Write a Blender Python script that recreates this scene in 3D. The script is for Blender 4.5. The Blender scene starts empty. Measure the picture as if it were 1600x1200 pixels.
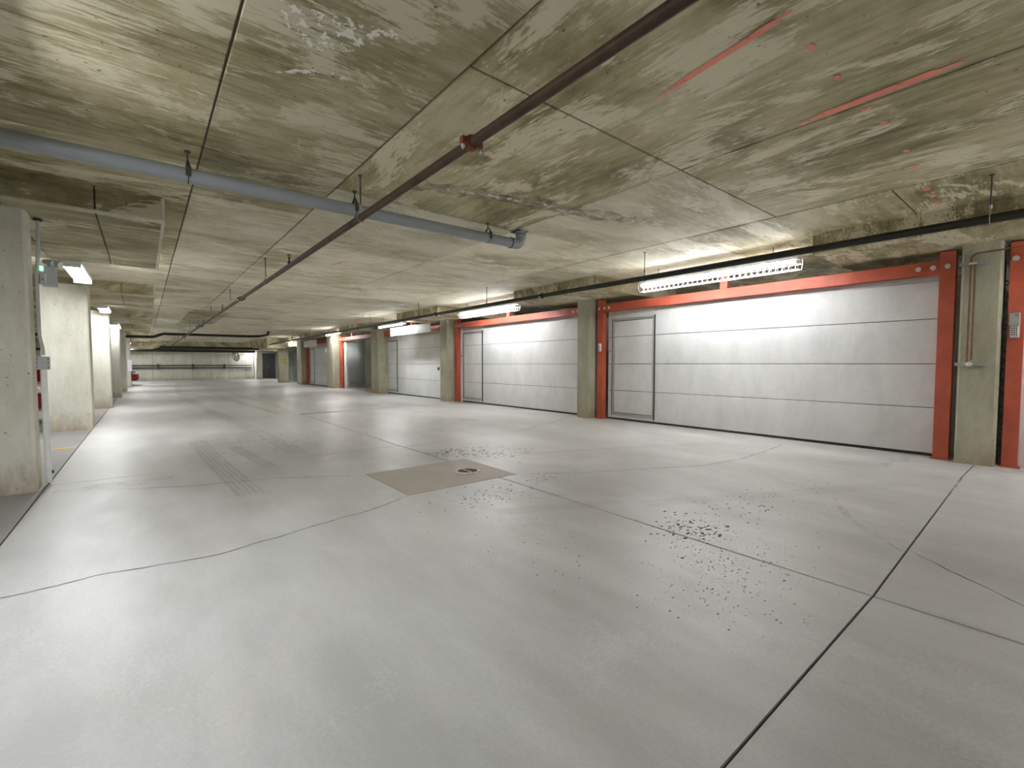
import bpy, bmesh, math, random
from mathutils import Vector, Matrix
random.seed(7)
C = bpy.context.scene.collection
PI = math.pi

# ------------------------------------------------------------------ camera, world, exposure
SC = bpy.context.scene
cam = bpy.data.cameras.new('camera'); cam_o = bpy.data.objects.new('camera', cam); C.objects.link(cam_o)
cam.sensor_width = 36.0; cam.lens = 36.0 * 711 / 1600; cam.clip_start = 0.05; cam.clip_end = 200
cam_o.location = (0, 0, 1.2)
cam_o.rotation_euler = (PI / 2 - 0.043573, 0, -0.679571)
SC.camera = cam_o
W = bpy.data.worlds.new('world'); SC.world = W; W.use_nodes = True
W.node_tree.nodes['Background'].inputs[0].default_value = (0.8, 0.85, 0.9, 1)
W.node_tree.nodes['Background'].inputs[1].default_value = 0.2
vs = SC.view_settings
vs.view_transform = 'Standard'; vs.look = 'None'; vs.gamma = 1; vs.use_curve_mapping = False
vs.exposure = 2.1
LAMP_R = 23.0      # emission of the right-hand tubes
LAMP_L = 17.0      # emission of the left-hand wrap lenses
try:
    SC.cycles.max_bounces = 10; SC.cycles.diffuse_bounces = 6; SC.cycles.sample_clamp_indirect = 6
    SC.cycles.use_denoising = True
except Exception:
    pass

# ------------------------------------------------------------------ materials
def new_mat(name):
    m = bpy.data.materials.new(name); m.use_nodes = True
    nt = m.node_tree; b = nt.nodes['Principled BSDF']
    return m, nt, b

def node(nt, typ, **kw):
    n = nt.nodes.new(typ)
    for k, v in kw.items():
        if k.startswith('i_'):
            key = k[2:]
            n.inputs[int(key) if key.isdigit() else key].default_value = v
        else:
            setattr(n, k, v)
    return n

def link(nt, a, b): nt.links.new(a, b)

def pos(nt, scale=(1, 1, 1), rot=(0, 0, 0)):
    g = node(nt, 'ShaderNodeNewGeometry')
    mp = node(nt, 'ShaderNodeMapping')
    mp.inputs['Scale'].default_value = scale; mp.inputs['Rotation'].default_value = rot
    link(nt, g.outputs['Position'], mp.inputs['Vector'])
    return mp.outputs[0]

def noise(nt, vec, scale, detail=5, rough=0.6, dist=0.0):
    n = node(nt, 'ShaderNodeTexNoise')
    n.inputs['Scale'].default_value = scale; n.inputs['Detail'].default_value = detail
    n.inputs['Roughness'].default_value = rough; n.inputs['Distortion'].default_value = dist
    link(nt, vec, n.inputs['Vector'])
    return n.outputs['Fac']

def ramp(nt, fac, stops):
    r = node(nt, 'ShaderNodeValToRGB'); e = r.color_ramp.elements
    while len(e) < len(stops): e.new(0.5)
    for el, (p, c) in zip(e, stops):
        el.position = p
        el.color = (c, c, c, 1) if isinstance(c, (int, float)) else (*c, 1)
    link(nt, fac, r.inputs[0])
    return r.outputs[0]

def mix(nt, fac, a, b, mode='MIX'):
    m = node(nt, 'ShaderNodeMix', data_type='RGBA', blend_type=mode)
    for s, v in ((0, fac), (6, a), (7, b)):
        if isinstance(v, (int, float)): m.inputs[s].default_value = v
        elif isinstance(v, tuple): m.inputs[s].default_value = (*v, 1)
        else: link(nt, v, m.inputs[s])
    return m.outputs[2]

def mathn(nt, op, a, b=0.0):
    m = node(nt, 'ShaderNodeMath', operation=op)
    for s, v in ((0, a), (1, b)):
        if isinstance(v, (int, float)): m.inputs[s].default_value = v
        else: link(nt, v, m.inputs[s])
    return m.outputs[0]

def bump(nt, b, h, strength=0.3, dist=0.01):
    n = node(nt, 'ShaderNodeBump'); n.inputs['Strength'].default_value = strength; n.inputs['Distance'].default_value = dist
    link(nt, h, n.inputs['Height']); link(nt, n.outputs[0], b.inputs['Normal'])

def plain(name, col, rough=0.5, metal=0.0, var=0.15, scale=12, spec=0.5):
    m, nt, b = new_mat(name)
    p = pos(nt); n = noise(nt, p, scale, 4)
    c = mix(nt, ramp(nt, n, [(0.3, 0.0), (0.7, 1.0)]), tuple(x * (1 - var) for x in col), tuple(min(1, x * (1 + var)) for x in col))
    link(nt, c, b.inputs['Base Color'])
    b.inputs['Roughness'].default_value = rough; b.inputs['Metallic'].default_value = metal
    b.inputs['Specular IOR Level'].default_value = spec
    return m

def emis(name, col, strength):
    m, nt, b = new_mat(name)
    b.inputs['Base Color'].default_value = (0.9, 0.9, 0.9, 1)
    b.inputs['Emission Color'].default_value = (*col, 1); b.inputs['Emission Strength'].default_value = strength
    return m

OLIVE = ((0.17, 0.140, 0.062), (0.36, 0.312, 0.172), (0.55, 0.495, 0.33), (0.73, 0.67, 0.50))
PALE_LIFTED = ((0.42, 0.372, 0.235), (0.64, 0.585, 0.42), (0.78, 0.73, 0.575), (0.85, 0.80, 0.66))  # beige concrete tone, partly brightness painted into the colour
def ceiling_mat(name, along_x, tone):
    m, nt, b = new_mat(name)
    info = node(nt, 'ShaderNodeObjectInfo')
    big = noise(nt, pos(nt, (0.7, 1.0, 1) if along_x else (1.0, 0.7, 1)), 1.3, 8, 0.62, 0.3)
    st = (0.18, 1.5, 1) if along_x else (1.5, 0.18, 1)
    streak = noise(nt, pos(nt, st), 9, 7, 0.72)
    fine = noise(nt, pos(nt, (0.12, 1.2, 1) if along_x else (1.2, 0.12, 1)), 42, 5, 0.7)
    patch = noise(nt, pos(nt, (0.55, 1.1, 1) if along_x else (1.1, 0.55, 1)), 1.7, 10, 0.72, 0.6)
    base = ramp(nt, mathn(nt, 'ADD', mathn(nt, 'MULTIPLY', big, 0.65), mathn(nt, 'MULTIPLY', streak, 0.35)),
                [(0.38, tone[0]), (0.48, tone[1]), (0.59, tone[2])])
    pm = mathn(nt, 'ADD', mathn(nt, 'MULTIPLY', patch, 0.72), mathn(nt, 'MULTIPLY', fine, 0.28))
    c = mix(nt, ramp(nt, pm, [(0.51, 0.0), (0.55, 0.8)]), base, tone[3])
    pits = noise(nt, pos(nt), 26, 2, 0.5)
    c = mix(nt, ramp(nt, pits, [(0.24, 0.8), (0.29, 0.0)]), c, (0.06, 0.052, 0.03))
    tint = mathn(nt, 'ADD', mathn(nt, 'MULTIPLY', info.outputs['Random'], 0.26), 0.87)
    comb = node(nt, 'ShaderNodeCombineColor')
    for i in range(3): link(nt, tint, comb.inputs[i])
    c = mix(nt, 1.0, c, comb.outputs[0], 'MULTIPLY')
    link(nt, c, b.inputs['Base Color']); b.inputs['Roughness'].default_value = 0.75
    bump(nt, b, mathn(nt, 'ADD', pm, mathn(nt, 'MULTIPLY', streak, 0.5)), 0.35, 0.01)
    return m

def cast_mat(name, lo, hi, dirt=(0.30, 0.19, 0.09), streak_z=True):
    m, nt, b = new_mat(name)
    n1 = noise(nt, pos(nt, (1, 1, 0.45)), 1.6, 8, 0.62)
    n2 = noise(nt, pos(nt, (1, 1, 0.3)), 9, 6, 0.7)
    c = ramp(nt, mathn(nt, 'ADD', mathn(nt, 'MULTIPLY', n1, 0.65), mathn(nt, 'MULTIPLY', n2, 0.35)), [(0.36, lo), (0.62, hi)])
    pits = noise(nt, pos(nt), 34, 2, 0.5)
    c = mix(nt, ramp(nt, pits, [(0.25, 0.85), (0.29, 0.0)]), c, (0.09, 0.085, 0.06))
    # brown splash dirt with its own ragged edge near the floor
    g = node(nt, 'ShaderNodeNewGeometry'); sp = node(nt, 'ShaderNodeSeparateXYZ'); link(nt, g.outputs['Position'], sp.inputs[0])
    h = mathn(nt, 'ADD', sp.outputs[2], mathn(nt, 'MULTIPLY', noise(nt, pos(nt, (1, 1, 0.4)), 7, 6, 0.7), 0.9))
    c = mix(nt, ramp(nt, h, [(0.40, 0.6), (0.75, 0.0)]), c, dirt)
    link(nt, c, b.inputs['Base Color']); b.inputs['Roughness'].default_value = 0.8
    bump(nt, b, n2, 0.25, 0.008)
    return m

def floor_mat(name, lo, hi, r0=0.30, r1=0.50):
    m, nt, b = new_mat(name)
    n1 = noise(nt, pos(nt, (1.0, 0.45, 1)), 0.55, 8, 0.6, 0.4)
    n2 = noise(nt, pos(nt, (1.2, 0.35, 1), (0, 0, 0.25)), 2.2, 8, 0.65)
    n3 = noise(nt, pos(nt), 60, 5, 0.75)
    f = mathn(nt, 'ADD', mathn(nt, 'ADD', mathn(nt, 'MULTIPLY', n1, 0.5), mathn(nt, 'MULTIPLY', n2, 0.32)), mathn(nt, 'MULTIPLY', n3, 0.18))
    c = ramp(nt, f, [(0.42, lo), (0.58, hi)])
    warm = noise(nt, pos(nt), 0.8, 6, 0.6)
    c = mix(nt, ramp(nt, warm, [(0.52, 0.0), (0.72, 0.35)]), c, tuple(v * k for v, k in zip(lo, (1.02, 0.98, 0.86))))
    wear = mathn(nt, 'ADD', mathn(nt, 'MULTIPLY', noise(nt, pos(nt, (1, 0.8, 1)), 0.75, 9, 0.66, 0.5), 0.78), mathn(nt, 'MULTIPLY', n3, 0.22))
    c = mix(nt, ramp(nt, wear, [(0.54, 0.0), (0.62, 0.45)]), c, tuple(min(0.8, v * 1.10) for v in hi))
    specks = noise(nt, pos(nt), 85, 2, 0.5)
    c = mix(nt, ramp(nt, specks, [(0.20, 0.6), (0.24, 0.0)]), c, (0.12, 0.11, 0.10))
    link(nt, c, b.inputs['Base Color'])
    r = mathn(nt, 'ADD', mathn(nt, 'MULTIPLY', ramp(nt, n2, [(0.3, 0.0), (0.7, 1.0)]), r1 - r0), r0)
    link(nt, r, b.inputs['Roughness']); b.inputs['Specular IOR Level'].default_value = 0.5
    bump(nt, b, mathn(nt, 'ADD', mathn(nt, 'MULTIPLY', n3, 0.5), n2), 0.06, 0.01)
    return m

def door_mat():
    m, nt, b = new_mat('white_embossed_steel')
    grain = noise(nt, pos(nt, (1, 0.12, 1.3)), 55, 4, 0.65)
    smear = noise(nt, pos(nt, (1, 1, 0.5)), 2.6, 8, 0.68, 0.5)
    c = ramp(nt, mathn(nt, 'ADD', mathn(nt, 'MULTIPLY', smear, 0.75), mathn(nt, 'MULTIPLY', grain, 0.25)),
             [(0.34, (0.56, 0.56, 0.545)), (0.60, (0.68, 0.68, 0.67))])
    link(nt, c, b.inputs['Base Color']); b.inputs['Roughness'].default_value = 0.5
    bump(nt, b, grain, 0.12, 0.004)
    return m

def ribbon_mat(name, col, alpha, scale=8, stretch=(1, 1, 1), lo=0.4, hi=0.6, rough=0.6):
    m, nt, b = new_mat(name)
    n = noise(nt, pos(nt, stretch), scale, 6, 0.7)
    a = mathn(nt, 'MULTIPLY', ramp(nt, n, [(lo, 0.0), (hi, 1.0)]), alpha)
    link(nt, a, b.inputs['Alpha'])
    b.inputs['Base Color'].default_value = (*col, 1); b.inputs['Roughness'].default_value = rough
    return m

M = {}
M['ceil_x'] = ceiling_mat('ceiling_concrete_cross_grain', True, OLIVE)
M['pale_lifted_x'] = ceiling_mat('pale_lifted_ceiling_concrete', True, PALE_LIFTED)
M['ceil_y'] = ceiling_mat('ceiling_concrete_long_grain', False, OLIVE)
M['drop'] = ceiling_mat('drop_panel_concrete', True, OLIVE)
M['col_l'] = cast_mat('pale_cast_concrete', (0.53, 0.52, 0.42), (0.75, 0.74, 0.64))
M['col_r'] = cast_mat('olive_cast_concrete', (0.30, 0.28, 0.19), (0.47, 0.45, 0.35))
M['edge'] = cast_mat('chipped_pale_edge', (0.46, 0.43, 0.33), (0.72, 0.69, 0.57))
M['wall'] = cast_mat('cast_wall_concrete', (0.52, 0.52, 0.43), (0.72, 0.72, 0.62))
M['aisle'] = floor_mat('sealed_grey_floor', (0.45, 0.452, 0.44), (0.63, 0.632, 0.62))
M['stall'] = floor_mat('unsealed_stall_floor', (0.27, 0.265, 0.255), (0.38, 0.375, 0.365), 0.5, 0.7)
M['pad'] = floor_mat('brown_patch_concrete', (0.37, 0.33, 0.275), (0.50, 0.455, 0.39), 0.45, 0.65)
M['sub'] = plain('joint_dirt', (0.05, 0.045, 0.04), 0.9)
M['void'] = plain('slab_core', (0.10, 0.09, 0.06), 0.9)
M['door'] = door_mat()
M['alu'] = plain('dull_aluminium', (0.42, 0.43, 0.41), 0.45, 0.6, 0.1)
M['seal'] = plain('black_rubber', (0.02, 0.02, 0.02), 0.7)
M['red'] = plain('red_oxide_primer', (0.45, 0.085, 0.042), 0.5, 0.0, 0.18, 5)
M['redcast'] = plain('orange_grooved_coupling', (0.20, 0.055, 0.022), 0.6, 0.0, 0.25, 30)
M['bolt'] = plain('zinc_bolt', (0.72, 0.72, 0.70), 0.35, 0.5, 0.08)
M['black'] = plain('black_steel_pipe', (0.030, 0.029, 0.022), 0.42, 0.4, 0.3, 6)
M['brown'] = plain('brown_steel_pipe', (0.075, 0.045, 0.026), 0.55, 0.1, 0.35, 5, 0.3)
M['pvc'] = plain('grey_drain_pipe', (0.30, 0.325, 0.34), 0.35, 0.0, 0.06, 5)
M['steel'] = plain('galvanised_steel', (0.40, 0.40, 0.38), 0.4, 0.7, 0.15, 20)
M['rod'] = plain('dark_threaded_rod', (0.08, 0.075, 0.06), 0.5, 0.5, 0.2)
M['copper'] = plain('brown_copper_tube', (0.22, 0.11, 0.05), 0.4, 0.5, 0.2)
M['conduit'] = plain('grey_plastic_conduit', (0.52, 0.53, 0.52), 0.5, 0.0, 0.06)
M['boxgrey'] = plain('light_grey_plastic', (0.46, 0.47, 0.49), 0.45, 0.0, 0.05)
M['white'] = plain('white_enamel', (0.82, 0.83, 0.84), 0.45, 0.0, 0.03)
M['dark'] = plain('dark_plastic', (0.03, 0.03, 0.035), 0.5)
M['yellow'] = plain('yellow_line_paint', (0.70, 0.45, 0.10), 0.7, 0.0, 0.2, 20)
M['yellowstain'] = ribbon_mat('faded_yellow_paint', (0.75, 0.55, 0.15), 0.6, 9, (1, 1, 1), 0.3, 0.6)
M['wood'] = plain('tan_wood_strip', (0.50, 0.38, 0.20), 0.7, 0.0, 0.15)
M['tube'] = emis('lit_fluorescent_tube', (0.96, 0.975, 1.0), LAMP_R)
M['tube_fill'] = emis('storage_bay_fill_tube', (1.0, 0.93, 0.85), 3.5)  # for the added fill lamp in the storage bay
M['lens'] = emis('lit_wrap_lens', (0.96, 0.975, 1.0), LAMP_L)
M['lens_dim'] = emis('dim_wrap_lens', (0.96, 0.975, 1.0), 12.0)  # lower emission than the other wrap lenses
M['led'] = emis('green_led', (0.25, 1.0, 0.5), 0.35)
M['mesh'] = plain('galvanised_wire', (0.36, 0.37, 0.36), 0.4, 0.5, 0.1)
M['redmark'] = ribbon_mat('red_spray_paint', (0.95, 0.31, 0.22), 0.95, 16, (1, 1, 1), 0.28, 0.42, 0.7)
M['lime'] = ribbon_mat('lime_leak_deposit', (0.80, 0.77, 0.68), 0.97, 15, (1, 1, 1), 0.50, 0.54, 0.8)
M['damp'] = ribbon_mat('dark_leak_stain', (0.16, 0.145, 0.12), 0.5, 6, (1, 1, 1), 0.40, 0.62, 0.8)
M['crack'] = plain('crack_dirt', (0.07, 0.065, 0.055), 0.9)
M['chalk'] = ribbon_mat('white_joint_residue', (0.75, 0.74, 0.70), 0.8, 22, (1, 1, 1), 0.40, 0.55, 0.8)
M['tyre'] = ribbon_mat('tyre_rubber_mark', (0.16, 0.16, 0.16), 0.20, 5, (3, 0.6, 1), 0.25, 0.7, 0.45)
M['tyre_faint'] = ribbon_mat('faint_tyre_mark', (0.16, 0.16, 0.16), 0.10, 4, (1, 1, 1), 0.3, 0.7, 0.45)
M['chip'] = plain('exposed_aggregate', (0.15, 0.15, 0.14), 0.9, 0.0, 0.3, 40)
M['rust'] = ribbon_mat('brown_floor_stain', (0.24, 0.16, 0.09), 0.22, 6, (1, 1, 1), 0.42, 0.68, 0.6)
M['iron'] = plain('rusted_drain_iron', (0.13, 0.085, 0.055), 0.6, 0.3, 0.3, 40)
M['ring'] = plain('worn_drain_ring', (0.50, 0.48, 0.45), 0.45, 0.3, 0.15, 20)
M['car'] = plain('red_car_paint', (0.36, 0.012, 0.015), 0.25, 0.0, 0.03)
M['glass'] = plain('dark_car_glass', (0.02, 0.025, 0.03), 0.08)
M['mirror'] = plain('mirror_glass', (0.8, 0.8, 0.8), 0.05, 1.0, 0.01)
M['panel_dark'] = plain('dark_door_skin', (0.035, 0.036, 0.036), 0.55)
M['blue'] = plain('blue_plastic_bin', (0.10, 0.16, 0.32), 0.4)

def film_mat(name, col, trans):
    m, nt, b = new_mat(name)
    b.inputs['Base Color'].default_value = (*col, 1); b.inputs['Roughness'].default_value = 0.22
    b.inputs['Alpha'].default_value = trans
    return m
M['film'] = film_mat('clear_plastic_sheeting', (0.55, 0.60, 0.58), 0.55)
M['filmblue'] = film_mat('bluish_plastic_sheeting', (0.30, 0.34, 0.52), 0.6)

# ------------------------------------------------------------------ geometry helpers
class MB:
    def __init__(s): s.v = []; s.f = []
    def add(s, v, f):
        o = len(s.v); s.v += [tuple(p) for p in v]; s.f += [tuple(i + o for i in q) for q in f]; return s
    def box(s, x0, y0, z0, x1, y1, z1, ch=0.0):
        x0, x1 = min(x0, x1), max(x0, x1); y0, y1 = min(y0, y1), max(y0, y1); z0, z1 = min(z0, z1), max(z0, z1)
        if ch <= 0:
            return s.add([(x0,y0,z0),(x1,y0,z0),(x1,y1,z0),(x0,y1,z0),(x0,y0,z1),(x1,y0,z1),(x1,y1,z1),(x0,y1,z1)],
                         [(3,2,1,0),(4,5,6,7),(0,1,5,4),(1,2,6,5),(2,3,7,6),(3,0,4,7)])
        bm = bmesh.new(); bmesh.ops.create_cube(bm, size=1)
        for p in bm.verts: p.co = Vector(((x0+x1)/2 + p.co.x*(x1-x0), (y0+y1)/2 + p.co.y*(y1-y0), (z0+z1)/2 + p.co.z*(z1-z0)))
        bmesh.ops.bevel(bm, geom=bm.edges[:], offset=ch, segments=1, affect='EDGES')
        return s.addbm(bm)
    def addbm(s, bm):
        bm.verts.index_update()
        s.add([p.co[:] for p in bm.verts], [[q.index for q in f.verts] for f in bm.faces]); bm.free(); return s
    def vprism(s, x0, y0, x1, y1, z0, z1, ch):           # upright post with four chamfered corners
        pts = [(x0+ch,y0),(x1-ch,y0),(x1,y0+ch),(x1,y1-ch),(x1-ch,y1),(x0+ch,y1),(x0,y1-ch),(x0,y0+ch)]
        return s.prism(pts, z0, z1)
    def prism(s, pts, z0, z1):
        n = len(pts)
        return s.add([(x,y,z0) for x,y in pts] + [(x,y,z1) for x,y in pts],
                     [tuple(range(n-1,-1,-1)), tuple(range(n,2*n))] + [(i,(i+1)%n,(i+1)%n+n,i+n) for i in range(n)])
    def tube(s, pts, r, n=10, cap=True):
        pts = [Vector(p) for p in pts]; rings = []
        up = Vector((0,0,1))
        t0 = (pts[1]-pts[0]).normalized()
        a = t0.cross(up if abs(t0.z) < 0.9 else Vector((1,0,0))).normalized()
        for i, p in enumerate(pts):
            t = ((pts[min(i+1,len(pts)-1)]-pts[i]).normalized() + (pts[i]-pts[max(i-1,0)]).normalized())
            t = t.normalized() if t.length > 1e-6 else t0
            a = (a - t*a.dot(t)).normalized(); b = t.cross(a)
            rr = r[i] if isinstance(r, (list, tuple)) else r
            rings.append([p + a*math.cos(2*PI*k/n)*rr + b*math.sin(2*PI*k/n)*rr for k in range(n)])
        v = [q for g in rings for q in g]; f = []
        for i in range(len(rings)-1):
            for k in range(n):
                f.append((i*n+k, i*n+(k+1)%n, (i+1)*n+(k+1)%n, (i+1)*n+k))
        if cap:
            f.append(tuple(range(n-1,-1,-1))); f.append(tuple((len(rings)-1)*n+k for k in range(n)))
        return s.add(v, f)
    def disc(s, c, axis, r, t, n=16):
        c = Vector(c); ax = Vector(axis).normalized()
        return s.tube([c - ax*t/2, c + ax*t/2], r, n)
    def torus(s, c, axis, R, r, n=20, m=8, a0=0, a1=2*PI):
        c = Vector(c); ax = Vector(axis).normalized()
        u = ax.orthogonal().normalized(); w = ax.cross(u)
        full = abs(a1-a0-2*PI) < 1e-6; k = n if full else n+1
        v = []; f = []
        for i in range(k):
            t = a0 + (a1-a0)*i/n; d = u*math.cos(t) + w*math.sin(t)
            for j in range(m):
                q = 2*PI*j/m; v.append(c + d*(R + r*math.cos(q)) + ax*r*math.sin(q))
        for i in range(n):
            for j in range(m):
                f.append((i*m+j, ((i+1)%k)*m+j, ((i+1)%k)*m+(j+1)%m, i*m+(j+1)%m))
        return s.add(v, f)
    def lathe(s, prof, n=16, loc=(0,0,0)):
        v = []; f = []
        for r, z in prof:
            for k in range(n): v.append((loc[0]+r*math.cos(2*PI*k/n), loc[1]+r*math.sin(2*PI*k/n), loc[2]+z))
        for i in range(len(prof)-1):
            for k in range(n): f.append((i*n+k, i*n+(k+1)%n, (i+1)*n+(k+1)%n, (i+1)*n+k))
        return s.add(v, f)
    def xform(s, m):
        s.v = [tuple(m @ Vector(p)) for p in s.v]; return s
    def build(s, name, mat, parent=None, kind=None, smooth=False):
        me = bpy.data.meshes.new(name)
        off = Vector((0,0,0)); q = parent
        while q is not None: off += Vector(q.location); q = q.parent
        me.from_pydata([tuple(Vector(p)-off) for p in s.v], [], s.f); me.update()
        bm = bmesh.new(); bm.from_mesh(me); bmesh.ops.recalc_face_normals(bm, faces=bm.faces[:]); bm.to_mesh(me); bm.free()
        me.materials.append(M[mat])
        if smooth:
            for p in me.polygons: p.use_smooth = True
            try: me.set_sharp_from_angle(angle=math.radians(40))
            except Exception: pass
        o = bpy.data.objects.new(name, me); C.objects.link(o)
        if parent: o.parent = parent
        if kind: o['kind'] = kind
        return o

def tag(o, label, cat, group=None, kind=None):
    o['label'] = label; o['category'] = cat
    if group: o['group'] = group
    if kind: o['kind'] = kind
    return o
def thing(name, label, cat, loc, group=None, kind=None):
    o = bpy.data.objects.new(name, None); C.objects.link(o); o.location = loc; o.empty_display_size = 0.2
    return tag(o, label, cat, group, kind)
def copy_tree(o, parent=None):
    c = o.copy(); C.objects.link(c)
    if parent: c.parent = parent
    for ch in list(o.children): copy_tree(ch, c)
    return c

SLAB = 2.87          # underside of the slab
Y0, Y1 = -9.0, 42.0
XL, XR = -6.6, 13.0

# ================================================================== FLOOR
floor = thing('floor', 'grey sealed concrete garage floor cast in large slabs', 'floor', (2, 16, 0), kind='structure')
MB().box(XL-0.3, Y0-0.3, -0.25, XR+0.3, Y1+3.3, -0.012).build('sub_base', 'sub', floor)
G = 0.0055; GJ = 0.010
def slab(x0, y0, x1, y1, mat='aisle', zt=0.0):
    return MB().box(x0+G, y0+G, -0.03, x1-G, y1-G, zt, 0.003).build('floor_slab', mat, floor)
EX = -0.775                                   # edge of the sealed drive aisle
JX = 2.90                                     # joint down the middle of the aisle
px0, py0, px1, py1 = 1.85, 3.80, 3.13, 4.83   # drain patch

def poly(pts, mat='aisle'):
    return MB().prism(pts, -0.03, 0.0).build('floor_slab', mat, floor)
poly([(EX+G,Y0),(JX-GJ,Y0),(JX-GJ,.62-G),(EX+G,.62-G)])
poly([(JX+GJ,Y0),(7.95,Y0),(7.95,.72-G),(6.74,.72-G),(JX+GJ,.62-G)])
poly([(EX+G,.62+G),(JX-GJ,.62+G),(JX-GJ,py0-G),(px0-G,py0-G),(px0-G,py1+G),(JX-GJ,py1+G),(JX-GJ,6.2-G),(EX+G,6.35-G)])
poly([(JX+GJ,.62+G),(6.74,.72+G),(7.95,.72+G),(7.95,7.3-G),(5.4,6.35-G),(JX+GJ,6.1-G),(JX+GJ,py1+G),(px1+G,py1+G),(px1+G,py0-G),(JX+GJ,py0-G)])
poly([(EX+G,6.35+G),(JX-GJ,6.2+G),(JX-GJ,11.6-G),(EX+G,11.6-G)])
poly([(JX+GJ,6.1+G),(5.4,6.35+G),(7.95,7.3+G),(7.95,12.0-G),(JX+GJ,11.6-G)])
for k, (a, b) in enumerate([(11.6,17.2),(17.2,22.8),(22.8,28.4),(28.4,34.0),(34.0,Y1)]):
    slab(EX, a, JX, b); slab(JX, a if k else 11.8, 7.95, b)
for a, b in [(Y0,0.6),(0.6,6.2),(6.2,11.8),(11.8,17.2),(17.2,22.8),(22.8,28.4),(28.4,34),(34,Y1)]:
    slab(XL, a, EX, b, 'stall')
    slab(7.95, a, XR, b, 'stall')
slab(7.95, Y1, XR, Y1+3, 'stall'); slab(4.0, Y1, 7.95, Y1+3)
MB().prism([(px0,py0),(px1,py0),(px1,py1),(px0,py1)], -0.03, 0.002).build('drain_patch', 'pad', floor)

def ribbon(pts, w, z, jitter=0.0, taper=True):
    """flat strip laid along a polyline; its width wanders"""
    mb = MB(); P = []
    for i in range(len(pts)-1):
        a, b = Vector((*pts[i],0)), Vector((*pts[i+1],0)); n = max(2, int((b-a).length/0.05)) if jitter else 6
        for k in range(n): P.append(a.lerp(b, k/n))
    P.append(Vector((*pts[-1],0)))
    v = []
    L = len(P); wob = 0.0
    for i, p in enumerate(P):
        t = (P[min(i+1,L-1)]-P[max(i-1,0)]).normalized(); nrm = Vector((-t.y,t.x,0))
        wob = wob*0.85 + random.uniform(-jitter, jitter)
        ww = w*(random.uniform(0.35,1.0) if jitter else 1.0)
        if taper and (i < 3 or i > L-4): ww *= 0.4
        c = p + nrm*wob
        v += [(c+nrm*ww/2)[:2]+(z,), (c-nrm*ww/2)[:2]+(z,)]
    return mb.add(v, [(2*i,2*i+1,2*i+3,2*i+2) for i in range(L-1)])
for pts in ([(-0.76,3.42),(-0.25,3.46),(0.33,3.36),(0.89,3.49),(1.31,3.59),(1.62,3.70),(1.85,3.80)],
            [(3.13,3.79),(3.49,3.54),(4.38,3.09),(5.14,2.73),(5.87,2.62),(6.63,2.66),(7.4,2.72)],
            [(1.85,4.78),(1.05,5.24),(0.33,5.42),(-0.3,5.75)],
            [(3.86,.68),(3.6,.42),(3.35,.08),(3.1,-.3)],
            [(0.3,7.9),(1.69,8.12),(2.91,8.57),(5.23,9.11),(6.6,9.3)],
            [(3.2,7.3),(4.3,7.15),(5.6,7.3)]):
    ribbon(pts, 0.011, 0.0012, 0.008).build('crack', 'crack', floor)
ribbon([(6.74,.73),(7.1,.62),(7.6,.33),(7.9,.15)], 0.03, 0.0014, 0.006).build('joint_residue', 'chalk', floor)
ribbon([(6.74,.71),(5.9,.70)], 0.03, 0.0014, 0.004).build('joint_residue', 'chalk', floor)
def tread(pts, w, n):
    """one tyre mark: n thin parallel rubber lines"""
    mb = MB()
    for k in range(n):
        o = (k-(n-1)/2)*w/n
        q = ribbon([(x+o, y) for x, y in pts], w/n*0.72, 0.0018, 0, False); mb.add(q.v, q.f)
    return mb.build('tyre_mark', 'tyre', floor, kind='stuff')
tread([(1.26,29.4),(1.13,24),(1.13,18.6),(1.25,14.5),(1.43,11.5),(1.56,8.5),(1.60,6.6)], 0.26, 7)
tread([(0.60,8.6),(0.66,6.5),(0.74,4.75)], 0.24, 5)
tread([(0.98,7.6),(1.12,5.9)], 0.16, 3)
tread([(2.1,24),(2.3,16),(2.5,12)], 0.2, 5)
for pts, w in (([(3.3,2.3),(4.4,1.75),(6.0,1.0)], 0.20), ([(3.9,4.6),(5.2,4.1),(6.9,3.3)], 0.18), ([(2.2,2.9),(3.2,2.45)], .16)):
    ribbon(pts, w, 0.0018, 0, False).build('tyre_mark', 'tyre_faint', floor)
def scatter(cx, cy, sx, sy, n, smin, smax):
    mb = MB()
    for _ in range(n):
        x = random.gauss(cx, sx); y = random.gauss(cy, sy); r = random.uniform(smin, smax)*random.random()**0.5
        k = random.randint(5, 7); a0 = random.random()*6
        mb.add([(x+r*random.uniform(.5,1.2)*math.cos(a0+2*PI*i/k), y+0.6*r*random.uniform(.5,1.2)*math.sin(a0+2*PI*i/k), 0.0012) for i in range(k)], [tuple(range(k))])
    return mb
spots = [(3.05,1.72,.16,.13,80,.006,.022), (3.85,1.70,.30,.18,60,.005,.016), (2.75,1.25,.3,.22,150,.003,.010),
         (2.35,1.15,.25,.15,90,.003,.009), (3.55,4.95,.35,.25,150,.007,.024), (3.25,5.3,.2,.12,50,.01,.03),
         (2.45,3.35,.25,.14,70,.006,.018), (4.7,1.7,.5,.15,60,.005,.014), (2.0,2.2,.35,.3,70,.003,.009),
         (3.3,3.5,.25,.12,50,.006,.016), (1.9,7.6,.5,.6,70,.008,.025), (4.4,7.9,.6,.6,60,.008,.022)]
mb = MB()
for sp_ in spots:
    q = scatter(*sp_[:4], int(sp_[4]*2.2), sp_[5], sp_[6]*1.35); mb.add(q.v, q.f)
mb.build('spalled_chips', 'chip', floor, kind='stuff')
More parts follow.
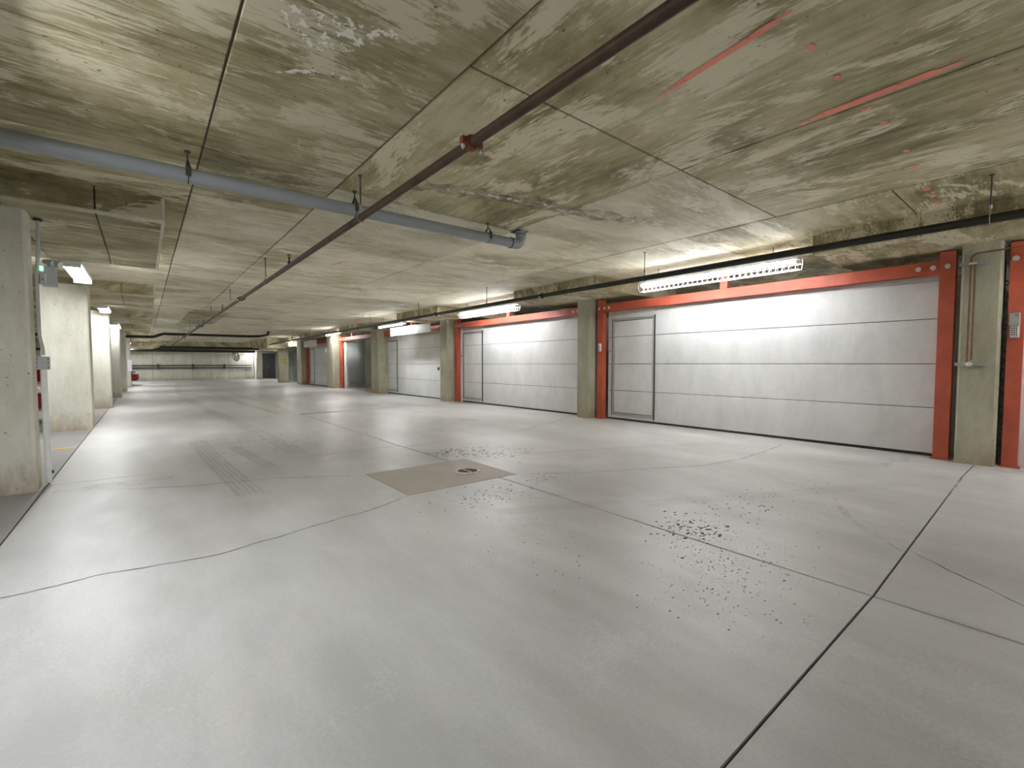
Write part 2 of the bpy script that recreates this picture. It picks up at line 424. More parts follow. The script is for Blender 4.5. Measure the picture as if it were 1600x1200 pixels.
for pts, w in (([(4.78,1.32),(4.2,1.05),(3.75,.66)], 0.06), ([(7.5,.9),(7.5,-.2)], 0.3), ([(7.45,7.4),(7.55,6.0)], 0.22),
               ([(-.7,6.0),(-.2,5.95),(.2,6.0)], 0.28), ([(2.7,3.0),(3.0,2.9)], .1), ([(6.8,1.4),(7.7,1.3)], .25)):
    ribbon(pts, w, 0.0016, 0, True).build('floor_stain', 'rust', floor)
MB().box(-5.6, 8.99, 0.0005, -0.80, 9.08, 0.003).build('stall_line', 'yellow', floor)
MB().box(-5.6, 14.6, 0.0005, -0.80, 14.69, 0.003).build('stall_line', 'yellow', floor)

drain = thing('floor_drain', 'round rusty floor drain with pale worn ring in brown patch', 'drain', (2.78, 4.23, 0))
MB().torus((2.78,4.23,0.004), (0,0,1), 0.127, 0.016, 32, 6).build('ring', 'ring', drain, smooth=True)
MB().disc((2.78,4.23,0.0035), (0,0,1), 0.12, 0.003, 32).build('sump', 'seal', drain)
g = MB()
for k in range(-4, 5):
    h = math.sqrt(max(0.0, 0.116**2-(k*0.025)**2)); g.box(2.78-h, 4.23+k*0.025-0.006, 0.004, 2.78+h, 4.23+k*0.025+0.006, 0.009)
g.build('grate', 'iron', drain, kind='stuff')
MB().box(2.772, 4.115, 0.005, 2.788, 4.345, 0.011).build('cross_bar', 'ring', drain)

# ================================================================== CEILING
ceil = thing('ceiling', 'board marked olive and tan concrete slab ceiling with form joints', 'ceiling', (2, 16, SLAB), kind='structure')
MB().box(XL-0.3, Y0-0.3, SLAB+0.012, XR+0.3, Y1+3.3, SLAB+0.3).build('slab_core', 'void', ceil)
def cpanel(x0, y0, x1, y1, mat):
    if (y0 > 4.3 and x0 > .3) or y0 > 9 or (x0 > 3.6 and y0 > 2.1): mat = 'pale_lifted_x'  # middle and far panels take the paler tone, partly painted-in light
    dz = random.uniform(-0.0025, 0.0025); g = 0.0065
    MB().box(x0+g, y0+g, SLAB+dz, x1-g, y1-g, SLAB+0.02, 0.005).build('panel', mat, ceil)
strips = [(XL,-2.6,'ceil_x',[-9,-3.5,1.0,5.6,9.9,14.4,19,24,30,36,45]),
          (-2.6,0.40,'ceil_x',[-9,-4,-.6,2.95,3.24,5.45,9.7,12.2,16.5,19.5,24.5,28,33,38,45]),
          (0.40,1.47,'ceil_x',[-9,-4,-.1,3.24,5.5,7.58,9.8,12.1,14.4,16.7,19.0,23.2,27.5,32,37,45]),
          (1.47,3.65,'ceil_y',[-9,-4.7,-2.4,-.1,2.2,4.5,6.85,9.2,11.5,13.9,16.9,19.2,23.0,27.5,32,37,45]),
          (3.65,5.63,'ceil_y',[-9,-4.7,-.1,2.2,4.42,6.8,9.1,11.5,13.8,16.2,19.5,24.0,28,33,38,45]),
          (5.63,7.9,'ceil_x',[-9,-4,-1.2,1.17,3.3,5.65,8.1,11.0,14.3,17.5,21,25,30,35,45]),
          (7.9,XR,'ceil_x',[-9,-4,0.5,5,10,15,20,26,33,45])]
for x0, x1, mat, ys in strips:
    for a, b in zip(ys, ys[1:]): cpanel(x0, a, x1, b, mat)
# thickened drop panels over both column rows
def drop(x0, y0, x1, y1, z=2.62, cuts=(), arris=0):
    xs = [x0] + [x for x in cuts if x0 < x < x1] + [x1]
    for a, b in zip(xs, xs[1:]):
        d = MB().box(a+(.004 if a > x0 else 0), y0, z, b-(.004 if b < x1 else 0), y1, SLAB+0.01, 0.010).build('drop_panel', 'drop', ceil)
    if arris:
        x = x1 if arris > 0 else x0; t = .028; e = .004
        m = MB().box(x0 if arris > 0 else x-e, y0-e, z-e, x1+e if arris > 0 else x1, y0+t, z+t, .006)       # near bottom edge
        m.box(x-t if arris > 0 else x-e, y0+t, z-e, x+e if arris > 0 else x+t, y1, z+t, .006)              # aisle-side bottom edge
        m.box(x-t if arris > 0 else x-e, y0-e, z+t, x+e if arris > 0 else x+t, y0+t, SLAB-.004, .006)      # upright corner
        m.build('chipped_edge', 'edge', d)
    return d
L_drops = [(-3.0,0.20,5.82,8.72),(-3.0,0.22,12.3,14.95),(-3.0,0.27,18.6,20.6),(-3.0,.27,24.4,26.2),(-3,.27,30,32),(-3,.3,36,38)]
for x0, x1, a, b in L_drops: drop(x0, a, x1, b, cuts=(-.95, -.32), arris=1)
R_drops = [(6.78,9.4,-0.2,2.2),(6.66,9.4,5.73,8.19),(6.55,9.4,11.48,14.19),(6.9,9.4,18.5,21.0),(7.0,9.4,24.7,28.1),(6.78,9.4,-8,-5)]
for x0, x1, a, b in R_drops: drop(x0, a, x1, b)
drop(6.1, 32.3, 8.6, 41.6, 2.22); drop(7.2, 30.6, 9.2, 32.3, 2.3)
MB().box(XL, 41.2, 2.12, 6.9, Y1+0.3, SLAB+0.01, 0.01).build('ceiling_beam', 'drop', ceil)
MB().box(1.24, 16.9, SLAB-0.006, 2.0, 17.5, SLAB).build('formwork_strip', 'wood', ceil)
for y in (17.6,):
    MB().box(1.15, y, SLAB-0.004, 2.25, 23.0, SLAB, 0.003).build('panel', 'ceil_x', ceil)
# red spray paint, leak stains
ribbon([(2.55,1.70),(2.5,1.4),(2.46,1.1),(2.42,.9)], 0.045, SLAB-0.004).build('paint_mark', 'redmark', ceil)
ribbon([(3.585,1.27),(3.575,.95),(3.565,.7),(3.555,.45)], 0.075, SLAB-0.004).build('paint_mark', 'redmark', ceil)
for x, y, r in [(2.78,.93,.04),(3.18,.93,.035),(3.72,.93,.03),(3.72,.89,.025),(4.02,.89,.035),(4.68,.89,.035),(5.85,.95,.06),(6.13,.95,.05),(6.41,.96,.04),(6.44,.91,.03),(5.1,.91,.04)]:
    k = 9; MB().prism([(x+r*random.uniform(.6,1.2)*math.cos(2*PI*i/k), y+.6*r*random.uniform(.6,1.2)*math.sin(2*PI*i/k)) for i in range(k)], SLAB-0.0045, SLAB-0.003).build('paint_mark', 'redmark', ceil)
ribbon([(2.6,7.5),(2.5,7.9)], .06, SLAB-0.004).build('paint_mark', 'redmark', ceil)
ribbon([(1.8,4.0),(2.51,3.75),(3.2,3.58),(3.72,3.49),(4.61,3.29)], 0.38, SLAB-0.0038, 0.01).build('leak_stain', 'damp', ceil)
ribbon([(2.3,3.83),(2.8,3.68),(3.3,3.56),(3.72,3.49),(4.61,3.29)], 0.12, SLAB-0.0045, 0.02).build('lime_deposit', 'lime', ceil)
ribbon([(.60,2.95),(.85,2.75),(1.1,2.75)], .06, SLAB-0.004, .01).build('lime_deposit', 'lime', ceil)
ribbon([(.45,2.3),(.75,2.45),(1.05,2.2)], .3, SLAB-0.004, .02).build('lime_deposit', 'lime', ceil)

# ================================================================== WALLS
def wall(name, label, a, mat='wall'):
    return tag(MB().box(*a).build(name, mat), label, 'wall', kind='structure')
wb = thing('wall_back', 'long pale cast concrete wall with form joints behind twin rails', 'wall', (3, Y1, 0), kind='structure')
MB().box(XL-0.3, Y1+0.02, -0.02, 6.95, Y1+0.3, SLAB+0.02).build('core', 'void', wb)
x = XL
for k in range(12):
    x1 = x + 1.18
    MB().box(x+0.006, Y1, 0.0, min(x1, 6.95)-0.006, Y1+0.03, SLAB, 0.004).build('panel', 'wall', wb)
    x = x1
    if x > 6.9: break
wall('wall_left', 'cast concrete wall along the far side of the stalls', (XL-0.3, Y0-0.3, -0.02, XL, Y1+0.3, SLAB+0.02))
wall('wall_right', 'cast concrete wall behind the storage bays', (XR, Y0-0.3, -0.02, XR+0.3, Y1+3.3, SLAB+0.02))
wf = thing('wall_front', 'cast concrete wall with an added opening for fill daylight at the near end', 'wall', (2, Y0, 0), kind='structure')  # opening is unseen, added so sky light fills in from behind
for a in ((XL-0.3, Y0-0.3, -0.02, -0.8, Y0, SLAB+0.02), (7.6, Y0-0.3, -0.02, XR+0.3, Y0, SLAB+0.02), (-0.8, Y0-0.3, 2.6, 7.6, Y0, SLAB+0.02)):
    MB().box(*a).build('wall_section', 'wall', wf)
wall('wall_far', 'concrete wall at the end of the side passage', (6.95, Y1+3, -0.02, XR+0.3, Y1+3.3, SLAB+0.02))
wall('wall_passage', 'short concrete return wall beside the side passage', (6.70, Y1+0.3, -0.02, 6.95, Y1+3, SLAB+0.02))
for k, y in enumerate([0.74, 6.92, 12.8, 18.4, 23.8, 29.0]):            # cross walls between storage bays, behind the columns
    wall('wall_bay', ['storage bay cross wall behind the column with copper tubes','storage bay cross wall behind the second column','storage bay cross wall behind the column with switch box',
                      'storage bay cross wall beside the mesh gate','storage bay cross wall past the mesh gate','last storage bay cross wall before the passage'][k],
         (9.2, y-0.08, 0, XR, y+0.08, SLAB))

# ================================================================== COLUMNS
def column(x0, y0, x1, y1, mat, label, ztop=2.63, ch=0.022, group=None):
    cx, cy = (x0+x1)/2, (y0+y1)/2
    t = thing('concrete_column', label, 'column', (cx, cy, 0), group)
    MB().vprism(x0, y0, x1, y1, 0, ztop, ch).build('shaft', mat, t)
    return t
GL, GR = 'left row of concrete columns', 'right row of concrete columns'
Lc = [(6.10,6.38,-1.75,-.815,'wide pale concrete column with emergency light, nearest in the left row'),
      (11.33,11.88,-1.40,-.765,'pale concrete column behind the conduit, second in the left row'),
      (16.5,16.95,-1.35,-.705,'pale concrete column, third in the left row'),
      (21.5,22.0,-1.3,-.65,'pale concrete column, fourth in the left row'),
      (26.1,26.6,-1.3,-.60,'pale concrete column, fifth in the left row'),
      (31.2,31.75,-1.3,-.545,'pale concrete column with white notice board, sixth in the left row')]
for a, b, x0, x1, lab in Lc: column(x0, a, x1, b, 'col_l', lab, group=GL)
column(-1.3, 37.0, -.62, 37.5, 'col_l', 'pale concrete column behind the red car, farthest in the left row', group=GL)
Rc = [(7.66,8.1,.56,.90,'olive concrete column with copper tubes clamped to its face',2.63),
      (7.63,8.05,6.73,7.11,'concrete column between the two nearest white garage doors',2.63),
      (7.52,7.95,12.57,13.06,'concrete column with switch box, left of the second garage door',2.63),
      (7.42,7.85,17.85,18.6,'concrete column right of the mesh gate',2.63),
      (7.25,7.65,23.1,24.0,'concrete column left of the mesh gate',2.63),
      (7.18,7.6,28.6,29.5,'concrete column left of the farthest garage door',2.63),
      (6.92,7.5,32.9,33.5,'concrete column with faded yellow paint patch',2.28),
      (6.95,7.3,40.6,41.05,'slim concrete column beside the dark door',2.22)]
for x0, x1, a, b, lab, zt in Rc: 
    o = column(x0, a, x1, b, 'col_r', lab, zt, group=GR)
    if 'yellow' in lab: MB().box(6.985, 32.896, 1.24, 7.35, 32.899, 1.56).build('paint_patch', 'yellowstain', o)

# ================================================================== GARAGE DOORS AND FRAMES
DOORX = 7.95
def panel_box(x, y0, z0, y1, z1, t=0.04): return MB().box(x, y0+0.003, z0+0.004, x+t, y1-0.003, z1-0.004, 0.004)
ZJ = [0.035, 0.635, 1.205, 1.785, 2.27, 2.40]
def garage_door(n, x, y0, y1, man, label):
    d = thing('door_%d' % n, label, 'garage door', (x, (y0+y1)/2, 0), kind='structure')
    MB().box(x+0.012, y0, 0.02, x+0.034, y1, ZJ[-1]).build('backing', 'seal', d)
    if man:
        m0, m1, mz0, mz1 = man
        for a, b in zip(ZJ, ZJ[1:]):
            panel_box(x, y0, a, m0, b).build('section_panel', 'door', d)
            if y1-m1 > 0.03: panel_box(x, m1, a, y1, b).build('section_panel', 'door', d)
        panel_box(x, m0, ZJ[0], m1, mz0).build('section_panel', 'door', d)
        panel_box(x, m0, mz1, m1, ZJ[-2]).build('section_panel', 'door', d)
        panel_box(x, m0, ZJ[-2], m1, ZJ[-1]).build('section_panel', 'door', d)
        f = MB(); w = 0.04
        f.box(x-0.016, m0, mz0, x+0.01, m0+w, mz1, .004); f.box(x-0.016, m1-w, mz0, x+0.01, m1, mz1, .004)
        f.box(x-0.016, m0+w, mz0, x+0.01, m1-w, mz0+w*1.3, .004); f.box(x-0.016, m0+w, mz1-w*1.1, x+0.01, m1-w, mz1, .004)
        fr = f.build('wicket_frame', 'alu', d); fr['label'] = 'dull aluminium frame of the small inset door'
        zz = [mz0+0.055] + [z for z in ZJ if mz0+0.1 < z < mz1-0.1] + [mz1-0.05]
        for a, b in zip(zz, zz[1:]): panel_box(x-0.004, m0+w+.003, a, m1-w-.003, b, .03).build('wicket_panel', 'door', fr)
        MB().box(x-0.022, m0-0.012, mz0-.03, x+0.005, m0+0.004, mz1+.02).build('hinge_seal', 'seal', d)
        MB().box(x-0.02, m1-0.003, mz0, x+0.005, m1+0.008, mz1).build('edge_seal', 'seal', d)
        h = MB().box(x-0.03, m1-.036, 1.22, x-0.014, m1-.012, 1.42, .004)
        h.tube([(x-.03, m1-.024, 1.26),(x-.07, m1-.024, 1.26),(x-.07, m1-.09, 1.25)], .008, 8)
        h.build('handle', 'steel', fr)
        MB().disc((x-.022, m1+0.06, 1.47), (1,0,0), .016, .03, 12).build('lock', 'steel', d)
    else:
        for a, b in zip(ZJ, ZJ[1:]): panel_box(x, y0, a, y1, b).build('section_panel', 'door', d)
    MB().box(x-0.002, y0, 0.004, x+0.03, y1, 0.034).build('bottom_seal', 'seal', d)
    # thin crease on the top section
    MB().box(x-0.006, y0+.01, ZJ[4]-0.006, x+0.004, y1-.01, ZJ[4]+0.006, .002).build('top_rib', 'alu', d)
    return d
D1 = garage_door(1, DOORX, 1.09, 6.47, (5.30, 6.35, 0.10, 2.17), 'nearest wide white sectional garage door with small inset door')
D2 = garage_door(2, 7.93, 7.13, 12.40, (11.22, 12.28, 0.10, 2.20), 'second white sectional garage door with small inset door')
D3 = garage_door(3, 7.85, 13.0, 18.22, (16.97, 18.06, 0.12, 2.16), 'third white sectional garage door behind hanging white board')
D5 = garage_door(4, 7.62, 24.3, 28.45, (27.5, 28.35, 0.12, 2.1), 'farthest white sectional garage door, past the mesh gate')
D0 = garage_door(5, 7.95, -4.9, 0.30, (-1.2, -0.15, .1, 2.17), 'white sectional garage door right of the keypad post')

def bolts(root, x, ys, z, r=0.03):
    for y in ys:
        o = MB().disc((x-.006, y, z), (1,0,0), r, .012, 14); o.disc((x-.018, y, z), (1,0,0), r*.55, .016, 6)
        o.build('bolt', 'bolt', root)
def frame(x, ya, yb, label, king, ends=(True, True), ztop=2.60, zb=(2.335, 2.50), pw=0.15, bolt=(True, True)):
    """red steel goal-post frame: ya = near post, yb = far post (outer edges)"""
    t = thing('steel_door_frame', label, 'steel frame', (x+0.07, (ya+yb)/2, 0), 'red steel frames around the garage doors')
    d = 0.13
    for on, y0 in ((ends[0], ya), (ends[1], yb-pw)):
        if not on: continue
        p = MB().box(x, y0, 0.012, x+d*.16, y0+pw, ztop, .003); p.box(x+d*.84, y0, 0.012, x+d, y0+pw, ztop, .003); p.box(x+d*.15, y0+pw*.42, 0.012, x+d*.85, y0+pw*.58, ztop)
        if pw: p.box(x+d*.15, y0, 0.012, x+d*.85, y0+.012, ztop); p.box(x+d*.15, y0+pw-.012, .012, x+d*.85, y0+pw, ztop)
        p.build('post', 'red', t)
        MB().box(x-.025, y0-.02, 0.0, x+d+.02, y0+pw+.02, 0.014, .002).build('base_plate', 'red', t)
    b = MB().box(x+.004, ya+pw, zb[0], x+.02, yb-pw, zb[1], .003); b.box(x+.02, ya+pw, zb[0], x+d, yb-pw, zb[0]+.012); b.box(x+.02, ya+pw, zb[1]-.012, x+d, yb-pw, zb[1])
    b.build('header_beam', 'red', t)
    for ky in king:
        MB().box(x, ky-.065, zb[1]-.002, x+.1, ky+.065, SLAB-.004, .004).build('king_post', 'red', t)
    if bolt[0]: bolts(t, x, [ya+pw*.5, ya+pw+.06, ya+pw+.2], (zb[0]+zb[1])/2)
    if bolt[1]: bolts(t, x, [yb-pw*.35, yb-pw-.05, yb-pw-.17], (zb[0]+zb[1])/2-.005)
    return t
frame(7.80, 0.965, 6.66, 'red steel frame around the nearest white garage door', [3.86])
frame(7.76, 7.0, 12.53, 'red steel frame around the second white garage door', [9.78], ends=(False, True))
frame(7.68, 13.08, 18.40, 'red steel frame around the door behind the hanging board', [15.4])
frame(7.58, 18.70, 23.05, 'red steel frame around the mesh gate', [21.3], ends=(False, True), bolt=(False, True))
frame(7.46, 24.05, 28.6, 'red steel frame around the farthest white garage door', [26.3], bolt=(False, False))
FR = frame(7.80, -5.2, 0.515, 'red steel frame with the keypad, right of the tubed column', [-2.3], pw=.13)
for o in FR.children:
    pass
# white jamb trims
for n, (x, y0, y1) in enumerate([(7.9,12.34,12.42),(7.82,18.15,18.24),(7.9,0.28,0.40)]):
    tag(MB().box(x, y0, 0.0, x+.05, y1, 2.42, .004).build('trim_%d' % (n+1), 'white'), ['white jamb strip left of the second garage door','white jamb strip left of the third garage door','white jamb strip right of the keypad post'][n], 'jamb', kind='structure')

# hanging white boards
def hang_board(x, y0, y1, z0, z1, label):
    t = thing('hanging_board', label, 'board', (x, (y0+y1)/2, z0), 'white boards hung under the drop panels')
    MB().box(x, y0, z0, x+.02, y1, z1, .004).build('sheet', 'white', t)
    for y in (y0+.25, y1-.25):
        MB().tube([(x+.01, y, z1-.02),(x+.01, y, 2.625)], .006, 6).build('hanger', 'rod', t)
hang_board(7.0, 12.75, 15.7, 2.21, 2.50, 'long white board hung before the third garage door')
hang_board(7.02, 24.9, 27.3, 2.13, 2.47, 'small white board hung before the farthest garage door')

# chain-link gate
def chain_link(parent, x, y0, y1, z0, z1, s=0.10, r=0.0070):
    mb = MB()
    for sgn in (1, -1):
        k = -(z1-z0)
        while k < (y1-y0):
            a = max(0.0, k) ; b = min(y1-y0, k+(z1-z0))
            if b-a > 0.03:
                za, zb_ = (a-k, b-k) if sgn > 0 else ((z1-z0)-(a-k), (z1-z0)-(b-k))
                mb.tube([(x+sgn*r, y0+a, z0+za),(x+sgn*r, y0+b, z0+zb_)], r, 4, False)
            k += s*math.sqrt(2)
    return mb.build('wire_mesh', 'mesh', parent, kind='stuff')
gate = thing('chain_link_gate', 'grey chain link gate closing the dark storage bay', 'gate', (7.79, 21, 0))
chain_link(gate, 7.79, 18.75, 22.5, 0.06, 2.30)
for n_, a in (('gate_post',(7.79,22.5,0,7.79,22.5,2.36)),('gate_post',(7.79,18.75,0,7.79,18.75,2.36)),('gate_rail',(7.79,18.75,.06,7.79,22.5,.06)),('gate_rail',(7.79,18.75,2.31,7.79,22.5,2.31))):
    MB().tube([a[:3], a[3:]], .022, 8).build(n_, 'steel', gate, smooth=True)
for z in (.4, 1.1, 1.8): MB().box(7.77, 22.48, z, 7.82, 22.56, z+.09, .004).build('hinge', 'steel', gate)
tag(MB().box(7.74, 22.56, 0, 7.9, 22.88, 2.36, .005).build('trim_6', 'col_l'), 'pale jamb beside the mesh gate', 'jamb', kind='structure')
# partitions glimpsed beside the tubed column
part = thing('chain_link_partition', 'chain link partition glimpsed between tubed column and keypad post', 'partition', (8.6, 0.45, 0))
chain_link(part, 8.60, 0.20, 0.66, 0.05, 2.3)
for y in (0.20, .66): MB().tube([(8.6,y,0),(8.6,y,2.4)], .022, 8).build('partition_post', 'steel', part, smooth=True)
bin_ = thing('storage_bin', 'blue plastic storage bin glimpsed beside the keypad post', 'bin', (8.95, 0.36, 1.25))
MB().box(8.75, .22, 1.25, 9.15, .52, 1.95, .02).build('tub', 'blue', bin_)
for k in range(9): MB().box(8.742, .23, 1.29+k*.07, 8.752, .51, 1.31+k*.07).build('rib', 'blue', bin_)
MB().box(8.73, .2, 1.95, 9.17, .54, 1.99, .008).build('lid', 'boxgrey', bin_)
shelf = thing('storage_shelf', 'dark shelf rack holding the blue bin behind the keypad post', 'shelf', (8.95, .36, 0))
for z in (.3, 1.21): MB().box(8.7, .2, z, 9.2, .54, z+.035).build('shelf_board', 'dark', shelf)
for yy in (.21,.51):
    for xx in (8.71, 9.17): MB().box(xx, yy, 0, xx+.03, yy+.03, 1.21).build('upright', 'dark', shelf)
white_box = tag(MB().box(8.4,.95,.0,8.8,1.25,2.3,.01).build('storage_locker','white'), 'white locker glimpsed left of the tubed column', 'locker')

# ================================================================== PIPES
def hanger(root, x, y, zc, r, name='hanger', top=SLAB):
    h = MB().tube([(x,y,zc+r+.06),(x,y,top)], .006, 6); h.disc((x,y,top-.005),(0,0,1),.016,.012,8)
    h.build(name, 'rod', root)
def clevis(root, c, axis, r, name='ring_clamp', mat='steel'):
    m = MB().torus(c, axis, r+.004, .004, 20, 6)
    c = Vector(c); side = Vector(axis).cross(Vector((0,0,1))).normalized()
    for s in (1,-1): m.tube([c+side*s*(r*.75)+Vector((0,0,r*.6)), c+Vector((0,0,r+.07))], .004, 5)
    m.disc(c+Vector((0,0,r+.065)), (0,0,1), .012, .03, 6)
    m.build(name, mat, root, smooth=True)
# brown sprinkler main
BX, BZ, BR = 1.535, 2.50, 0.030
bp = thing('sprinkler_pipe', 'long brown steel sprinkler main running down the drive aisle', 'pipe', (BX, 16, BZ))
MB().tube([(BX,-8.5,BZ),(BX,40.5,BZ)], BR, 16).build('pipe_run', 'brown', bp, smooth=True)
def coupling(root, x, y, z, r, mat):
    c = MB().torus((x,y,z),(0,1,0), r+.004, .013, 24, 8); c.tube([(x,y-.022,z),(x,y+.022,z)], r+.012, 20)
    for s in (1,-1): c.box(x+s*(r+.005), y-.018, z-.022, x+s*(r+.045), y+.018, z+.022, .006)
    o = c.build('coupling', mat, root, smooth=False)
    if mat == 'redcast': o['label'] = 'orange grooved coupling'
    b = MB()
    for s in (1,-1): b.tube([(x+s*(r+.03),y,z-.05),(x+s*(r+.03),y,z+.045)], .006, 6); b.disc((x+s*(r+.03),y,z+.032),(0,0,1),.012,.014,6); b.disc((x+s*(r+.03),y,z-.03),(0,0,1),.012,.014,6)
    b.build('coupling_bolts', 'bolt', root, kind='stuff')
for y in (2.28, 10.45, 18.7, 26.9, 34.0): coupling(bp, BX, y, BZ, BR, 'redcast')
for y in (-.3, 4.04, 8.1, 11.9, 15.6, 19.4, 23.2, 27.0, 31.0, 35.0):
    hanger(bp, BX, y, BZ, BR); clevis(bp, (BX,y,BZ), (0,1,0), BR)
for y in (6.6, 13.2, 17.8, 20.3, 24.2, 28.4, 32.5):
    s = MB().tube([(BX,y,BZ+BR-.01),(BX,y,BZ+BR+.03)], .02, 10); s.tube([(BX,y,BZ+.05),(BX,y,BZ+.12)], .010, 8)
    s.box(BX-.014,y-.004,BZ+.10,BX-.010,y+.004,BZ+.145); s.box(BX+.010,y-.004,BZ+.10,BX+.014,y+.004,BZ+.145)
    s.disc((BX,y,BZ+.148),(0,0,1),.026,.005,12); s.build('sprinkler_head', 'brown', bp)
# black sprinkler main by the doors
KX, KZ, KR = 5.86, 2.485, 0.040
kp = thing('sprinkler_pipe', 'long black steel sprinkler main hung before the garage doors', 'pipe', (KX, 14, KZ))
MB().tube([(KX,-8.5,KZ),(KX,10,KZ),(KX+.25,22,KZ),(KX+.5,36,KZ-.05)], KR, 16).build('pipe_run', 'black', kp, smooth=True)
for y in (6.35, 10.35, 16.2, 23.5): 
    xo = KX + max(0,(y-10)*.021); coupling(kp, xo, y, KZ, KR, 'black')
for y in (.52, 4.1, 8.13, 11.35, 15.0, 18.8, 22.6, 26.4, 30.2, -3.2):
    xo = KX + max(0,(y-10)*.021); hanger(kp, xo, y, KZ, KR); clevis(kp, (xo,y,KZ), (0,1,0), KR, mat='rod' if y > 1 else 'steel')
# grey drain pipe
GY, GZ, GRR = 4.44, 2.70, 0.058
gp = thing('drain_pipe', 'fat grey plastic drain pipe crossing the ceiling to an elbow', 'pipe', (1.5, GY, GZ))
MB().tube([(-6.4,GY+.02,GZ-.10),(-.66,GY,GZ-.025),(3.55,GY,GZ)], GRR, 24).build('pipe_run', 'pvc', gp, smooth=True)
arc = [(3.55,GY,GZ)] + [(3.64+.09*math.sin(a), GY, GZ+.09-.09*math.cos(a)) for a in [i*PI/2/8 for i in range(9)]] + [(3.73,GY,SLAB)]
MB().tube(arc, GRR+.007, 24).build('elbow', 'pvc', gp, smooth=True)
MB().torus((3.56,GY,GZ),(1,0,0),GRR+.006,.006,24,6).build('gasket_ring', 'seal', gp)
MB().torus((3.73,GY,SLAB-.045),(0,0,1),GRR+.006,.005,24,6).build('gasket_ring', 'rod', gp)
sq = .115
MB().prism([(3.73+sq*math.cos(a+.75), GY+.03+sq*math.sin(a+.75)) for a in (0,PI/2,PI,3*PI/2)], SLAB-.008, SLAB-.002).build('sleeve_opening', 'seal', gp)
for x in (0.31, 1.63, 3.22, -1.6):
    z = GZ - (0 if x > 3 else (3.55-x)*.006)
    m = MB().box(x-.018, GY-GRR-.004, z-.02, x+.018, GY-GRR, z+.06); m.box(x-.018, GY+GRR, z-.02, x+.018, GY+GRR+.004, z+.06)
    m.torus((x,GY,z),(1,0,0),GRR+.003,.004,24,6)
    m.add([(x-.018,GY-GRR-.003,z+.05),(x+.018,GY-GRR-.003,z+.05),(x+.006,GY-.008,z+.12),(x-.006,GY-.008,z+.12)],[(0,1,2,3)])
    m.add([(x-.018,GY+GRR+.003,z+.05),(x+.018,GY+GRR+.003,z+.05),(x+.006,GY+.008,z+.12),(x-.006,GY+.008,z+.12)],[(0,1,2,3)])
    m.tube([(x,GY,z+.11),(x,GY,SLAB)], .007, 6); m.disc((x,GY,SLAB-.006),(0,0,1),.022,.012,8)
    m.build('strap_hanger', 'rod', gp)
# far cross pipes
def far_pipe(pts, r, label, rods=()):
    t = thing('cross_pipe', label, 'pipe', pts[0], 'dark pipes crossing the far ceiling')
    MB().tube(pts, r, 12).build('pipe_run', 'black', t, smooth=True)
    for x, z in rods: hanger(t, x, pts[0][1], z, r)
far_pipe([(-5,27,2.42),(.35,27,2.46),(.75,27,2.625),(4.3,27,2.64),(4.75,27,2.66),(5.0,26.2,2.72),(5.0,26.0,2.86)], .065, 'black jogged pipe crossing the ceiling halfway down the aisle', [(.1,2.46),(1.6,2.63),(3.1,2.635),(4.2,2.64)])
far_pipe([(-5,34.4,2.0),(.3,34.4,2.0),(.75,34.4,2.16),(6.0,34.4,2.2)], .06, 'jogged pipe low across the far ceiling', [(.0,2.0),(2.0,2.18),(4.0,2.2)])
far_pipe([(-4,39.3,2.14),(6.6,39.3,2.14)], .09, 'fat dark pipe low before the back wall', [(0,2.14),(3,2.14),(5.5,2.14)])
far_pipe([(.8,36.4,2.30),(6.0,36.4,2.30)], .07, 'straight dark pipe under the far beam', [(1.5,2.30),(4.5,2.30)])
# twin rails on the back wall
for z, r, lab in ((1.11,.035,'upper dark pipe rail along the back wall'),(.92,.045,'lower dark pipe rail along the back wall')):
    t = thing('wall_rail', lab, 'rail', (3, Y1-.12, z), 'twin pipe rails on the back wall')
    MB().tube([(-1.2,Y1-.12,z),(6.75,Y1-.12,z)], r, 12).build('pipe_run', 'rod', t, smooth=True)
    for x in (.8,2.9,4.9): MB().box(x-.06,Y1-.2,z-.1,x+.06,Y1,z+.1,.01).build('bracket', 'rod', t)

# copper tubes on the near right column
ct = thing('copper_tubes', 'pair of brown copper tubes clamped down the olive column', 'pipe', (7.63,.8,1.2))
for k, dy in enumerate((0.018,-0.018)):
    y = .80+dy; z = 2.50-.03*k
    pts = [(7.625,y,1.205)] + [(7.625,y,z-.07)] + [(7.625, y-.07*(1-math.cos(a)), z-.07+.07*math.sin(a)) for a in (PI/8,PI/4,3*PI/8,PI/2)] + [(7.625,.5,z+.005),(7.625,-4.5,z+.08)]
    if k: pts = [(7.625,y,1.25),(7.625,y,2.40)]
    MB().tube(pts, .009, 8).build('tube', 'copper', ct, smooth=True)
MB().disc((7.625,.80,1.2),(0,0,1),.02,.05,10).build('end_fitting', 'bolt', ct)
for z, lab in ((2.385,'upper'),(1.20,'lower')):
    m = MB().box(7.652,.655,z-.02,7.660,.92,z+.02,.002); m.box(7.632,.655,z+.014,7.655,.92,z+.02); m.box(7.632,.655,z-.02,7.655,.92,z-.014)
    m.build('strut_bracket', 'steel', ct)
    q = MB().box(7.612,.765,z-.012,7.634,.835,z+.012,.003); q.disc((7.608,.80,z),(1,0,0),.011,.012,8); q.build('pipe_clamp', 'bolt', ct)

